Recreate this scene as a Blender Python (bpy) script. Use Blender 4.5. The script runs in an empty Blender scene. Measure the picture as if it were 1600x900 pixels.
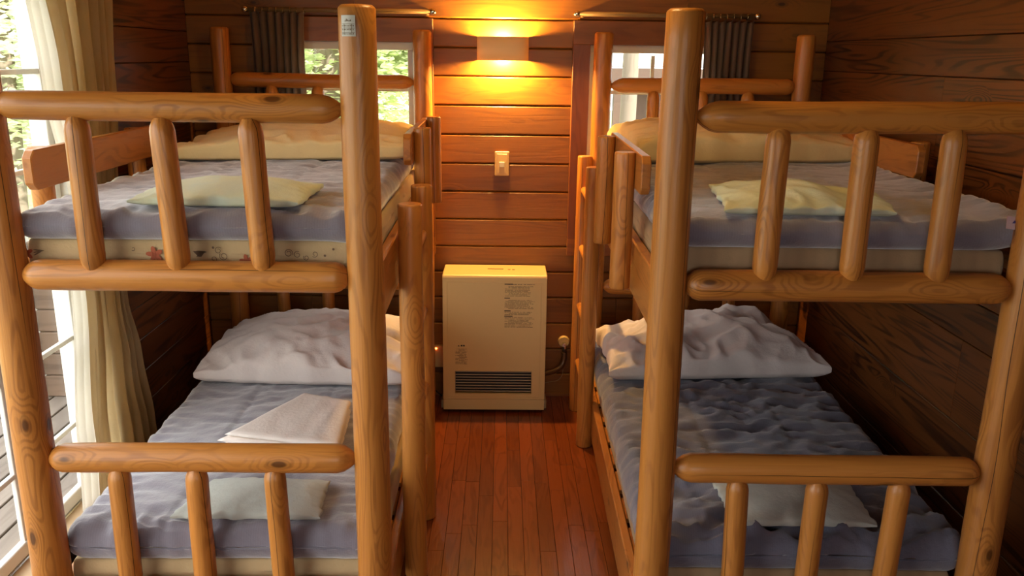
import bpy, bmesh, math, random
from mathutils import Vector, Matrix, noise
random.seed(7)
S = bpy.context.scene
COL = S.collection
PI = math.pi

# ------------------------------------------------------------ camera
camd = bpy.data.cameras.new('camera'); cam = bpy.data.objects.new('camera', camd); COL.objects.link(cam)
camd.sensor_width = 36.0; camd.lens = 1320.0 / 1600.0 * 36.0; camd.clip_start = 0.05; camd.clip_end = 200
_th, _yaw, _roll = 0.2677, 0.0145, 0.0139
_d = Vector((math.sin(_yaw)*math.cos(_th), math.cos(_yaw)*math.cos(_th), -math.sin(_th)))
_r = Vector((math.cos(_yaw), -math.sin(_yaw), 0)); _u = _r.cross(_d)
_r2 = _r*math.cos(_roll) + _u*math.sin(_roll); _u2 = -_r*math.sin(_roll) + _u*math.cos(_roll)
cam.matrix_world = Matrix(((_r2.x, _u2.x, -_d.x, 0), (_r2.y, _u2.y, -_d.y, 0), (_r2.z, _u2.z, -_d.z, 1.80), (0, 0, 0, 1)))
S.camera = cam

# ------------------------------------------------------------ world, sun, exposure
S.view_settings.view_transform = 'Standard'; S.view_settings.look = 'None'
S.view_settings.gamma = 1.0; S.view_settings.use_curve_mapping = False
S.view_settings.exposure = 0.0
W = bpy.data.worlds.new('sky'); S.world = W; W.use_nodes = True
wn = W.node_tree; wn.nodes.clear()
wo = wn.nodes.new('ShaderNodeOutputWorld'); wb = wn.nodes.new('ShaderNodeBackground')
wb.inputs[0].default_value = (0.98, 0.97, 0.98, 1); wb.inputs[1].default_value = 6.2
wn.links.new(wb.outputs[0], wo.inputs[0])
sd = bpy.data.lights.new('sun', 'SUN'); so = bpy.data.objects.new('sun', sd); COL.objects.link(so)
sd.energy = 14.0; sd.angle = 0.02; sd.color = (1.0, 0.94, 0.82)
so.rotation_euler = (math.radians(50), 0, math.radians(50))   # shines from +X towards -X
so['label'] = 'sun'

def portal(name, loc, rot, sx, sy):
    l = bpy.data.lights.new(name, 'AREA'); o = bpy.data.objects.new(name, l); COL.objects.link(o)
    l.shape = 'RECTANGLE'; l.size = sx; l.size_y = sy; l.energy = 1; l.cycles.is_portal = True
    o.location = loc; o.rotation_euler = rot
portal('portal_left', (-1.75, 1.6, 1.1), (0, -PI/2, 0), 2.1, 3.1)
portal('portal_back', (-0.75, 4.50, 1.36), (-PI/2, 0, 0), 0.7, 1.0)
portal('portal_back', (0.75, 4.50, 1.36), (-PI/2, 0, 0), 0.7, 1.0)
portal('portal_rear', (0.15, -1.47, 1.52), (PI/2, 0, 0), 1.5, 1.05)

# ------------------------------------------------------------ material helpers
def mat(name):
    m = bpy.data.materials.new(name); m.use_nodes = True
    nt = m.node_tree; nt.nodes.clear()
    out = nt.nodes.new('ShaderNodeOutputMaterial'); b = nt.nodes.new('ShaderNodeBsdfPrincipled')
    nt.links.new(b.outputs[0], out.inputs[0])
    return m, nt, b, out
def N(nt, t, **k):
    n = nt.nodes.new(t)
    for a, v in k.items(): setattr(n, a, v)
    return n
def link(nt, a, b): nt.links.new(a, b)
def math_n(nt, op, a, b=None, c=None, clamp=False):
    n = N(nt, 'ShaderNodeMath', operation=op); n.use_clamp = clamp
    for i, v in enumerate((a, b, c)):
        if v is None: continue
        if isinstance(v, (int, float)): n.inputs[i].default_value = v
        else: link(nt, v, n.inputs[i])
    return n.outputs[0]
def mixc(nt, f, a, b):
    n = N(nt, 'ShaderNodeMix', data_type='RGBA')
    if isinstance(f, (int, float)): n.inputs[0].default_value = f
    else: link(nt, f, n.inputs[0])
    for i, v in ((6, a), (7, b)):
        if isinstance(v, tuple): n.inputs[i].default_value = (*v, 1)
        else: link(nt, v, n.inputs[i])
    return n.outputs[2]
def smooth(nt, v, a, b, o0=0.0, o1=1.0):
    n = N(nt, 'ShaderNodeMapRange', interpolation_type='SMOOTHSTEP')
    link(nt, v, n.inputs[0]); n.inputs[1].default_value = a; n.inputs[2].default_value = b
    n.inputs[3].default_value = o0; n.inputs[4].default_value = o1
    return n.outputs[0]
def noise_n(nt, vec, scale, detail=3, rough=.5, dist=0):
    n = N(nt, 'ShaderNodeTexNoise'); link(nt, vec, n.inputs['Vector'])
    n.inputs['Scale'].default_value = scale; n.inputs['Detail'].default_value = detail
    n.inputs['Roughness'].default_value = rough; n.inputs['Distortion'].default_value = dist
    return n.outputs[0]
def vscale(nt, v, s):
    n = N(nt, 'ShaderNodeVectorMath', operation='MULTIPLY'); link(nt, v, n.inputs[0]); n.inputs[1].default_value = s
    return n.outputs[0]

def wood(name, light, dark, axis='z', rings=34, gsize=1.0, knots=.5, rough=.38, tone=.25, cracks=False, ringamt=.45, knotcol=None, stretch=.16):
    """solid wood: contour-line grain stretched along an axis, fibres, knots, drying cracks, tone varies per piece"""
    m, nt, b, out = mat(name)
    tc = N(nt, 'ShaderNodeTexCoord'); oi = N(nt, 'ShaderNodeObjectInfo')
    off = N(nt, 'ShaderNodeCombineXYZ')
    link(nt, math_n(nt, 'MULTIPLY', oi.outputs['Random'], 37.0), off.inputs[0])
    link(nt, math_n(nt, 'MULTIPLY', oi.outputs['Random'], 71.0), off.inputs[1])
    link(nt, math_n(nt, 'MULTIPLY', oi.outputs['Random'], 53.0), off.inputs[2])
    add = N(nt, 'ShaderNodeVectorMath', operation='ADD'); link(nt, tc.outputs['Object'], add.inputs[0]); link(nt, off.outputs[0], add.inputs[1])
    v = add.outputs[0]
    st = {'x': (stretch, 1, 1), 'y': (1, stretch, 1), 'z': (1, 1, stretch)}[axis]
    fi = {'x': (.02, 1, 1), 'y': (1, .02, 1), 'z': (1, 1, .02)}[axis]
    vs = vscale(nt, v, st)
    # knots
    vk = vscale(nt, v, {'x': (.45, 1, 1), 'y': (1, .45, 1), 'z': (1, 1, .45)}[axis])
    vo = N(nt, 'ShaderNodeTexVoronoi'); link(nt, vk, vo.inputs['Vector']); vo.inputs['Scale'].default_value = 8.5
    kd = vo.outputs['Distance']
    sel = N(nt, 'ShaderNodeSeparateColor'); link(nt, vo.outputs['Color'], sel.inputs[0])
    on = math_n(nt, 'LESS_THAN', sel.outputs[0], knots)
    kd2 = math_n(nt, 'ADD', kd, math_n(nt, 'MULTIPLY', math_n(nt, 'SUBTRACT', 1.0, on), 9.0))
    infl = smooth(nt, kd2, .45, .05)
    n1 = noise_n(nt, vs, 9*gsize, 2, .45, .3)
    field = math_n(nt, 'ADD', n1, math_n(nt, 'MULTIPLY', infl, .22))
    wv = math_n(nt, 'SINE', math_n(nt, 'MULTIPLY', field, rings*2.4))
    wv = smooth(nt, wv, -.2, 1.0)
    fib = noise_n(nt, vscale(nt, v, fi), 260, 3, .6)
    blot = noise_n(nt, vs, 5, 3, .6)
    brk = noise_n(nt, vs, 22, 2, .5)
    g = math_n(nt, 'MULTIPLY', wv, math_n(nt, 'MULTIPLY', smooth(nt, brk, .3, .65), ringamt))
    g = math_n(nt, 'ADD', g, math_n(nt, 'MULTIPLY', math_n(nt, 'SUBTRACT', fib, .5), .55))
    g = math_n(nt, 'ADD', g, math_n(nt, 'MULTIPLY', math_n(nt, 'SUBTRACT', blot, .45), .9), clamp=True)
    c = mixc(nt, g, light, dark)
    kc = knotcol or tuple(x*.28 for x in dark)
    c = mixc(nt, smooth(nt, kd2, .115, .06, 0, .85), c, kc)
    c = mixc(nt, smooth(nt, math_n(nt, 'ABSOLUTE', math_n(nt, 'SUBTRACT', kd2, .12)), .03, 0, 0, .35), c, kc)
    if cracks:
        sp = N(nt, 'ShaderNodeSeparateXYZ'); link(nt, tc.outputs['Object'], sp.inputs[0])
        wob = math_n(nt, 'MULTIPLY', math_n(nt, 'SUBTRACT', noise_n(nt, vs, 7, 2), .5), .05)
        d = math_n(nt, 'ABSOLUTE', math_n(nt, 'SUBTRACT', sp.outputs[0], wob))
        ln = math_n(nt, 'MULTIPLY', smooth(nt, d, .0013, .0004), smooth(nt, noise_n(nt, vs, 3.1, 1), .47, .52))
        c = mixc(nt, ln, c, tuple(x*.12 for x in dark))
    hsv = N(nt, 'ShaderNodeHueSaturation'); link(nt, c, hsv.inputs['Color'])
    link(nt, math_n(nt, 'ADD', 1-tone/2, math_n(nt, 'MULTIPLY', oi.outputs['Random'], tone)), hsv.inputs['Value'])
    link(nt, hsv.outputs[0], b.inputs['Base Color'])
    b.inputs['Roughness'].default_value = rough
    bp = N(nt, 'ShaderNodeBump'); bp.inputs['Strength'].default_value = .25; bp.inputs['Distance'].default_value = .002
    link(nt, math_n(nt, 'SUBTRACT', math_n(nt, 'ADD', fib, math_n(nt, 'MULTIPLY', blot, 2.0)), math_n(nt, 'MULTIPLY', wv, .3)), bp.inputs['Height'])
    link(nt, bp.outputs[0], b.inputs['Normal'])
    return m

def cloth(name, col, col2=None, rough=.85, weave=900, stripe=0, sheen=.2, trans=0):
    m, nt, b, out = mat(name)
    tc = N(nt, 'ShaderNodeTexCoord'); v = tc.outputs['Object']
    n = noise_n(nt, v, 5, 4, .6)
    c = mixc(nt, smooth(nt, n, .3, .7), col, col2 or tuple(x*.86 for x in col))
    fine = noise_n(nt, v, weave, 2, .5)
    c = mixc(nt, math_n(nt, 'MULTIPLY', fine, .16), c, tuple(x*.55 for x in col))
    h = fine
    if stripe:
        w = N(nt, 'ShaderNodeTexWave', bands_direction='X'); link(nt, v, w.inputs[0]); w.inputs['Scale'].default_value = stripe
        c = mixc(nt, math_n(nt, 'MULTIPLY', w.outputs[1], .14), c, tuple(x*.5 for x in col))
    link(nt, c, b.inputs['Base Color']); b.inputs['Roughness'].default_value = rough
    b.inputs['Sheen Weight'].default_value = sheen; b.inputs['Specular IOR Level'].default_value = .2
    bp = N(nt, 'ShaderNodeBump'); bp.inputs['Strength'].default_value = .2; bp.inputs['Distance'].default_value = .0008
    link(nt, h, bp.inputs['Height'])
    med = noise_n(nt, v, 60, 4, .65)
    b2 = N(nt, 'ShaderNodeBump'); b2.inputs['Strength'].default_value = .5; b2.inputs['Distance'].default_value = .004
    link(nt, med, b2.inputs['Height']); link(nt, bp.outputs[0], b2.inputs['Normal'])
    link(nt, b2.outputs[0], b.inputs['Normal'])
    if trans:
        t = N(nt, 'ShaderNodeBsdfTranslucent'); link(nt, c, t.inputs[0])
        mx = N(nt, 'ShaderNodeMixShader'); mx.inputs[0].default_value = trans
        link(nt, b.outputs[0], mx.inputs[1]); link(nt, t.outputs[0], mx.inputs[2]); link(nt, mx.outputs[0], out.inputs[0])
    return m
def plain(name, col, rough=.5, metal=0, emit=None, es=0, var=.06):
    m, nt, b, out = mat(name)
    tc = N(nt, 'ShaderNodeTexCoord'); n = noise_n(nt, tc.outputs['Object'], 40, 3)
    link(nt, mixc(nt, math_n(nt, 'MULTIPLY', n, var*4), col, tuple(x*.7 for x in col)), b.inputs['Base Color'])
    b.inputs['Roughness'].default_value = rough; b.inputs['Metallic'].default_value = metal
    if emit: b.inputs['Emission Color'].default_value = (*emit, 1); b.inputs['Emission Strength'].default_value = es
    return m

M = {}
M['log'] = wood('peeled_pine', (.53, .205, .038), (.20, .052, .008), 'z', rings=44, ringamt=.42, stretch=.12, knots=.7, cracks=True, rough=.36, tone=.16)
M['board_y'] = wood('pine_board', (.45, .17, .035), (.20, .055, .010), 'y', ringamt=.5, rings=30, knots=.3, rough=.3, tone=.15)
M['board_x'] = wood('pine_board_x', (.50, .20, .045), (.28, .085, .016), 'x', rings=24, knots=.3, rough=.3, tone=.15)
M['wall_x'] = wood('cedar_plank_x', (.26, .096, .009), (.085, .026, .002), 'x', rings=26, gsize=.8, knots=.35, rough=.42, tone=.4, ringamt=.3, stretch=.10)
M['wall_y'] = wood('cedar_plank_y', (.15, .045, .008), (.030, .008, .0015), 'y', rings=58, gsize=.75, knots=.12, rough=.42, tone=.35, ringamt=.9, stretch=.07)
M['trim'] = wood('dark_trim', (.20, .06, .014), (.11, .03, .007), 'z', rings=20, knots=.0, rough=.4, tone=.1)
M['trim_x'] = wood('dark_trim_x', (.25, .085, .016), (.14, .04, .008), 'x', rings=20, knots=.0, rough=.4, tone=.1)
M['floor'] = wood('floor_board', (.185, .042, .009), (.085, .017, .004), 'y', rings=18, gsize=1.4, knots=.0, rough=.26, tone=.4)
M['gap'] = plain('gap_black', (.012, .006, .003), .9)
M['futon'] = cloth('futon_cotton', (.215, .195, .235), (.185, .165, .205), stripe=45, sheen=1.0)
M['futon_b'] = cloth('futon_cotton_blue', (.155, .16, .215), (.135, .135, .19), stripe=45, sheen=.45)
M['duvet'] = cloth('duvet_cover', (.88, .69, .36), (.82, .63, .33), sheen=.1)
M['duvet_w'] = cloth('white_cover', (.74, .66, .62), (.68, .60, .57), sheen=.1)
M['pillow_g'] = cloth('green_pillow', (.66, .70, .48), (.56, .64, .54))
M['pillow_w'] = cloth('grey_pillow', (.50, .52, .47), (.45, .47, .43))
M['sheet'] = cloth('sheet', (.86, .77, .71), (.82, .73, .67), sheen=.05)
M['pad'] = cloth('pad_cover', (.60, .42, .22), (.52, .38, .2))
M['pad_plain'] = cloth('pad_plain', (.46, .31, .17), (.42, .28, .15), stripe=8)
M['curtain'] = cloth('curtain_cloth', (.84, .70, .44), (.78, .64, .39), trans=.5)
M['lining'] = cloth('lining', (.88, .84, .76), (.84, .80, .72), trans=.5)
M['curtain_d'] = cloth('curtain_brown', (.32, .22, .165), (.26, .175, .13), trans=.2)
M['white'] = plain('white_paint', (.74, .72, .66), .4)
M['cream'] = plain('cream_enamel', (.68, .49, .22), .38, var=.02)
M['sill'] = plain('sill_wood', (.66, .47, .28), .45)
M['shade'] = plain('sconce_shade', (.85, .64, .34), .6, var=.02)
M['dark'] = plain('dark_plastic', (.02, .018, .015), .5)
M['grille'] = plain('grille_slat', (.42, .32, .17), .4)
M['print'] = plain('print_ink', (.16, .10, .05), .7)
M['ink'] = plain('print_dark', (.035, .025, .018), .7)
M['chrome'] = plain('chrome', (.7, .7, .68), .15, 1)
M['brass'] = plain('hose_brass', (.13, .075, .035), .28, .5)
M['rod'] = plain('rod_metal', (.20, .12, .05), .5, .2)
M['sticker'] = plain('sticker_paper', (.62, .60, .56), .35, var=.1)
M['red'] = plain('print_red', (.42, .10, .04), .8)
M['tag'] = plain('tag_pink', (.55, .40, .42), .7)
M['blue'] = plain('tag_blue', (.05, .04, .2), .7)
M['led'] = plain('led', (1, .2, .03), .4, emit=(1, .13, .02), es=30)
M['bulb'] = plain('bulb', (1, .8, .5), .4, emit=(1, .62, .25), es=60)
M['deck'] = wood('deck_board', (.20, .16, .13), (.12, .09, .07), 'y', rings=18, knots=.1, rough=.8, tone=.3)
M['bark'] = wood('bark', (.22, .17, .13), (.10, .075, .055), 'z', rings=14, knots=.2, rough=.95, tone=.3)
M['parapet'] = wood('old_boards', (.16, .10, .065), (.07, .042, .028), 'x', rings=18, knots=.2, rough=.8, tone=.4)
M['siding'] = plain('white_siding', (.75, .75, .72), .6)
M['brown_ext'] = plain('brown_paint', (.09, .05, .035), .7)
def leafmat(name, c):
    m, nt, b, out = mat(name)
    oi = N(nt, 'ShaderNodeTexCoord'); n = noise_n(nt, oi.outputs['Object'], 3, 3)
    col = mixc(nt, smooth(nt, n, .35, .65), c, tuple(x*.6 for x in c))
    link(nt, col, b.inputs['Base Color']); b.inputs['Roughness'].default_value = .6
    t = N(nt, 'ShaderNodeBsdfTranslucent'); link(nt, col, t.inputs[0])
    mx = N(nt, 'ShaderNodeMixShader'); mx.inputs[0].default_value = .68
    link(nt, b.outputs[0], mx.inputs[1]); link(nt, t.outputs[0], mx.inputs[2]); link(nt, mx.outputs[0], out.inputs[0])
    return m
M['leaf'] = leafmat('leaves', (.72, .80, .44)); M['leaf2'] = leafmat('leaves_pale', (.80, .85, .60))
def groundmat():
    m, nt, b, out = mat('ground'); tc = N(nt, 'ShaderNodeTexCoord'); n = noise_n(nt, tc.outputs['Object'], 2.5, 5, .7)
    link(nt, mixc(nt, smooth(nt, n, .35, .65), (.26, .22, .15), (.22, .30, .10)), b.inputs['Base Color']); b.inputs['Roughness'].default_value = 1
    return m
M['ground'] = groundmat()
def glassmat():
    m, nt, b, out = mat('window_glass'); nt.nodes.remove(b)
    lw = N(nt, 'ShaderNodeLayerWeight'); lw.inputs[0].default_value = .5
    fr = math_n(nt, 'ADD', .02, math_n(nt, 'MULTIPLY', math_n(nt, 'POWER', lw.outputs['Facing'], 5.0), .5))
    t = N(nt, 'ShaderNodeBsdfTransparent'); t.inputs[0].default_value = (.95, .97, .96, 1)
    g = N(nt, 'ShaderNodeBsdfGlossy'); g.inputs['Roughness'].default_value = .02
    mx = N(nt, 'ShaderNodeMixShader'); link(nt, fr, mx.inputs[0]); link(nt, t.outputs[0], mx.inputs[1]); link(nt, g.outputs[0], mx.inputs[2])
    link(nt, mx.outputs[0], out.inputs[0]); return m
M['glass'] = glassmat()

# ------------------------------------------------------------ object helpers
def obj(name, me, m=None, parent=None, loc=(0, 0, 0), rot=None, smooth_=False):
    if isinstance(me, bmesh.types.BMesh):
        bm = me; me = bpy.data.meshes.new(name); bm.normal_update(); bm.to_mesh(me); bm.free()
        if m is not None: me.materials.append(M[m] if isinstance(m, str) else m)
        if smooth_:
            for p in me.polygons: p.use_smooth = True
    o = bpy.data.objects.new(name, me); COL.objects.link(o)
    o.location = loc
    if rot is not None: o.rotation_euler = rot
    if parent: o.parent = parent
    return o
def tag(o, label=None, cat=None, group=None, kind=None):
    if label: o['label'] = label
    if cat: o['category'] = cat
    if group: o['group'] = group
    if kind: o['kind'] = kind
    return o
def empty(name, loc=(0, 0, 0), rz=0, **k):
    o = bpy.data.objects.new(name, None); COL.objects.link(o); o.location = loc; o.rotation_euler = (0, 0, rz)
    o.empty_display_size = .05
    return tag(o, **k)
def box_bm(sx, sy, sz, bev=0.0, seg=1, c=(0, 0, 0), bm=None):
    new = bm is None
    if new: bm = bmesh.new()
    r = bmesh.ops.create_cube(bm, size=1.0)
    bmesh.ops.scale(bm, vec=(sx, sy, sz), verts=r['verts']); bmesh.ops.translate(bm, vec=c, verts=r['verts'])
    if bev > 0:
        es = list({e for v in r['verts'] for e in v.link_edges})
        bmesh.ops.bevel(bm, geom=es, offset=bev, segments=seg, affect='EDGES', profile=.5)
    return bm
def box(name, x0, x1, y0, y1, z0, z1, m, parent=None, bev=.0, seg=1, smooth_=False):
    """box given by world (or parent local) extents, origin at its centre"""
    c = ((x0+x1)/2, (y0+y1)/2, (z0+z1)/2)
    return obj(name, box_bm(x1-x0, y1-y0, z1-z0, bev, seg), m, parent, c, smooth_=smooth_)
_log = 0
def log_bm(L, r0, r1=None, end0=(.03, .45), end1=(.03, .45), seg=22, rough=.02, seed=None, nrm=18):
    """a hand-peeled log along +Z, slightly out of round, with tapered ends (taper length, end radius ratio)"""
    global _log; _log += 1; sd = (seed if seed is not None else _log)*13.7
    r1 = r1 or r0; bm = bmesh.new(); zs = []
    def ends(e, n=4):
        return [e[0]*(1-math.cos(k/n*PI/2)) for k in range(n+1)] if e[0] > 0 else [0]
    a = ends(end0); b_ = ends(end1)
    zs = a + [e for e in [a[-1] + (L-a[-1]-b_[-1])*k/nrm for k in range(1, nrm)]] + [L-x for x in reversed(b_)]
    rings = []
    for z in zs:
        t = z/L; r = r0+(r1-r0)*t
        if z < end0[0]: q = 1-z/end0[0]; r *= end0[1]+(1-end0[1])*(1-q**1.8)
        if L-z < end1[0]: q = 1-(L-z)/end1[0]; r *= end1[1]+(1-end1[1])*(1-q**1.8)
        dx = noise.noise(Vector((z*1.6, sd, 0)))*.004; dy = noise.noise(Vector((z*1.6, sd, 9)))*.004
        ring = []
        for k in range(seg):
            an = 2*PI*k/seg
            w = 1+rough*noise.noise(Vector((math.cos(an)*1.3, math.sin(an)*1.3+sd, z*5)))*1.6 + rough*.5*noise.noise(Vector((math.cos(an)*3, math.sin(an)*3+sd, z*14)))
            ring.append(bm.verts.new((math.cos(an)*r*w+dx, math.sin(an)*r*w+dy, z)))
        rings.append(ring)
    for i in range(len(rings)-1):
        for k in range(seg):
            f = bm.faces.new((rings[i][k], rings[i][(k+1) % seg], rings[i+1][(k+1) % seg], rings[i+1][k])); f.smooth = True
    bm.faces.new(list(reversed(rings[0]))); bm.faces.new(rings[-1])
    return bm
def log(name, p0, p1, r0, r1=None, parent=None, m='log', spin=0.0, **k):
    p0 = Vector(p0); p1 = Vector(p1); L = (p1-p0).length
    o = obj(name, log_bm(L, r0, r1, **k), m, parent)
    q = (p1-p0).to_track_quat('Z', 'Y'); o.matrix_local = Matrix.Translation(p0) @ q.to_matrix().to_4x4() @ Matrix.Rotation(spin, 4, 'Z')
    return o
def tube_bm(pts, r, seg=10, bm=None, closed_ends=True):
    bm = bm or bmesh.new(); pts = [Vector(p) for p in pts]; rings = []
    for i, p in enumerate(pts):
        d = (pts[min(i+1, len(pts)-1)]-pts[max(i-1, 0)]).normalized()
        q = d.to_track_quat('Z', 'Y'); rr = r[i] if isinstance(r, (list, tuple)) else r
        rings.append([bm.verts.new(p + q @ Vector((math.cos(2*PI*k/seg)*rr, math.sin(2*PI*k/seg)*rr, 0))) for k in range(seg)])
    for i in range(len(rings)-1):
        for k in range(seg):
            f = bm.faces.new((rings[i][k], rings[i][(k+1) % seg], rings[i+1][(k+1) % seg], rings[i+1][k])); f.smooth = True
    bm.faces.new(list(reversed(rings[0]))); bm.faces.new(rings[-1])
    return bm
def bez(pts, n=24):
    """Catmull-Rom through points"""
    P = [Vector(p) for p in pts]; P = [2*P[0]-P[1]] + P + [2*P[-1]-P[-2]]; out = []
    for i in range(1, len(P)-2):
        for k in range(n):
            t = k/n; a, b, c, d = P[i-1:i+3]
            out.append(.5*((2*b)+(-a+c)*t+(2*a-5*b+4*c-d)*t*t+(-a+3*b-3*c+d)*t**3))
    out.append(P[-2]); return out

# ------------------------------------------------------------ room shell
FZ = 0.0; XL, XR, YB, YR, CZ = -1.543, 1.60, 4.325, -1.30, 2.60
def plank(name, axis, L, h, d, parent, loc, m, joint=.0035):
    """bevel-edged plank; axis x: runs along X facing -Y; axis y: runs along Y"""
    bm = bmesh.new(); hh = h/2-joint/2; ch = .006 if axis == 'x' else .0022
    prof = [(-hh, d), (-hh, ch*.9), (-hh+ch, 0), (hh-ch, 0), (hh, ch*.9), (hh, d)]     # (z, depth behind the face)
    a = [[], []]
    for s in (0, 1):
        for z, dep in prof:
            t = (-L/2+.0008) if s == 0 else (L/2-.0008)
            a[s].append(bm.verts.new((t, dep, z)) if axis == 'x' else bm.verts.new((dep, t, z)))
    n = len(prof)
    for i in range(n): bm.faces.new((a[0][i], a[0][(i+1) % n], a[1][(i+1) % n], a[1][i]))
    bm.faces.new(a[0]); bm.faces.new(a[1]); bmesh.ops.recalc_face_normals(bm, faces=bm.faces)
    return obj(name, bm, m, parent, loc)

# back wall: backing slab around the two window openings, planks in front
WX = ((-1.07, -.43), (.43, 1.07)); WZ = (.89, 1.86)
bm = bmesh.new()
def addb(bm, x0, x1, y0, y1, z0, z1): box_bm(x1-x0, y1-y0, z1-z0, c=((x0+x1)/2, (y0+y1)/2, (z0+z1)/2), bm=bm)
Y0, Y1 = YB+.025, YB+.14
for x0, x1 in ((XL-.16, WX[0][0]), (WX[0][1], WX[1][0]), (WX[1][1], XR+.16)): addb(bm, x0, x1, Y0, Y1, WZ[0], WZ[1])
addb(bm, XL-.16, XR+.16, Y0, Y1, -.12, WZ[0]); addb(bm, XL-.16, XR+.16, Y0, Y1, WZ[1], CZ)
wall_back = tag(obj('wall_back', bm, 'gap'), kind='structure')
jz = [0, .133, .274, .418, .561, .702, .840, .983, 1.127, 1.271, 1.416, 1.561, 1.701, 1.838, 1.974, 2.11, 2.25, 2.39, 2.595]
for i in range(len(jz)-1):
    z0, z1 = jz[i], jz[i+1]; zc = (z0+z1)/2
    if z1 < .85: segs = [(XL, -.9 + .3*(i % 3)-.1, ), (-.9+.3*(i % 3)-.1, .62+.2*((i*2) % 3)), (.62+.2*((i*2) % 3), XR)]
    elif z0 > 1.96: segs = [(XL, -.72+.25*(i % 2)), (-.72+.25*(i % 2), .9-.3*(i % 2)), (.9-.3*(i % 2), XR)]
    else: segs = [(XL, -1.17), (-.34, .345), (1.17, XR)]
    for x0, x1 in segs:
        plank('plank', 'x', x1-x0, z1-z0, .024, wall_back, ((x0+x1)/2, YB, zc), 'wall_x')
        wall_back.children  # keep hierarchy evaluated

# right wall
wall_right = tag(box('wall_right', XR+.025, XR+.14, YR, YB+.14, -.12, CZ, 'gap'), kind='structure')
cR = Vector(wall_right.location)
rz = [-.008+.1465*0] ; rz = [0.0]; z = .016
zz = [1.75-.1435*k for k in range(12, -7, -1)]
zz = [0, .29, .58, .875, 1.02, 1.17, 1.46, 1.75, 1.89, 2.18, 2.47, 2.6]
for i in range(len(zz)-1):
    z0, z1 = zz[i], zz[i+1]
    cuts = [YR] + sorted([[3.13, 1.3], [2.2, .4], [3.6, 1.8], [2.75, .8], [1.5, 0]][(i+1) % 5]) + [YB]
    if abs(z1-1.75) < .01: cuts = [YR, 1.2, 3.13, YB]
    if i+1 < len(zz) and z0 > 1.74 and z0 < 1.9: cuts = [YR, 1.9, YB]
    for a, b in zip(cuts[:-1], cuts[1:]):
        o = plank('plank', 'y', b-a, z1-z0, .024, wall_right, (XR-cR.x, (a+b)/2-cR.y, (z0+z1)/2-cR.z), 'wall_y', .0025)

# left wall: solid part beyond the glass door, header over it, low sill under it
DY0, DY1, DZ0, DZ1 = .10, 3.13, .10, 2.14
bm = bmesh.new()
addb(bm, XL-.14, XL-.025, DY1, YB+.14, -.12, CZ); addb(bm, XL-.14, XL-.025, YR, DY0, -.12, CZ)
addb(bm, XL-.14, XL-.025, DY0, DY1, DZ1, CZ); addb(bm, XL-.14, XL-.025, DY0, DY1, -.12, DZ0)
wall_left = tag(obj('wall_left', bm, 'gap'), kind='structure')
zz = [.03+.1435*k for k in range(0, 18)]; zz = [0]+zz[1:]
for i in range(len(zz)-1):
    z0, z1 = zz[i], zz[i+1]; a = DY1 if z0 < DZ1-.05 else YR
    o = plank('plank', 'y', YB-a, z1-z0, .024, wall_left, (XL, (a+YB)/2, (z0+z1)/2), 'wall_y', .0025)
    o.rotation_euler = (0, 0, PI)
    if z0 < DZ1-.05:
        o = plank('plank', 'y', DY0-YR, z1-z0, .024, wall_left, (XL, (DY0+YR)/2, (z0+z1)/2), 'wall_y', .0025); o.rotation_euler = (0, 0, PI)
# rear wall with a window that lights the front of the beds
bm = bmesh.new(); RW = (-.5, .6, 1.1, 2.0)
addb(bm, XL-.14, RW[0], YR-.14, YR, -.12, CZ); addb(bm, RW[1], XR+.14, YR-.14, YR, -.12, CZ)
addb(bm, RW[0], RW[1], YR-.14, YR, -.12, RW[2]); addb(bm, RW[0], RW[1], YR-.14, YR, RW[3], CZ)
tag(obj('wall_rear', bm, 'wall_x'), kind='structure')
tag(box('ceiling', XL-.14, XR+.14, YR-.14, YB+.14, CZ, CZ+.1, 'wall_x'), kind='structure')

# floor
floor = tag(box('floor', XL, XR, YR, YB, -.12, -.014, 'gap'), kind='structure')
cF = Vector(floor.location)
fw = .0605; n = int((XR-XL)/fw)
stuff = bmesh.new()
for i in range(n+1):
    x0 = XL+.01+i*fw; x1 = min(x0+fw-.0012, XR-.002); xc = (x0+x1)/2
    rnd = random.Random(i*7+3); y = YR+.01+rnd.random()*.5; ys = [YR+.004, y]
    while y < YB-.3: y += .35+rnd.random()*.75; ys.append(min(y, YB-.004))
    if ys[-1] < YB-.004: ys[-1] = YB-.004
    for a, b in zip(ys[:-1], ys[1:]):
        if b-a < .01: continue
        near = abs(xc-.04) < .56 and b > 2.2
        dz = -.0006*rnd.random()
        if near:
            me = box_bm(x1-x0, b-a-.0012, .013, .0006)
            obj('floor_plank', me, 'floor', floor, (xc-cF.x, (a+b)/2-cF.y, -.0065+dz-cF.z))
        else: box_bm(x1-x0, b-a-.0012, .013, c=(xc, (a+b)/2, -.0065+dz), bm=stuff)
o = obj('floor_planks', stuff, 'floor', floor, -cF); o['kind'] = 'stuff'
tag(box('baseboard_back', XL, XR, YB-.004, YB, .0, .012, 'trim_x'), kind='structure')

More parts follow.
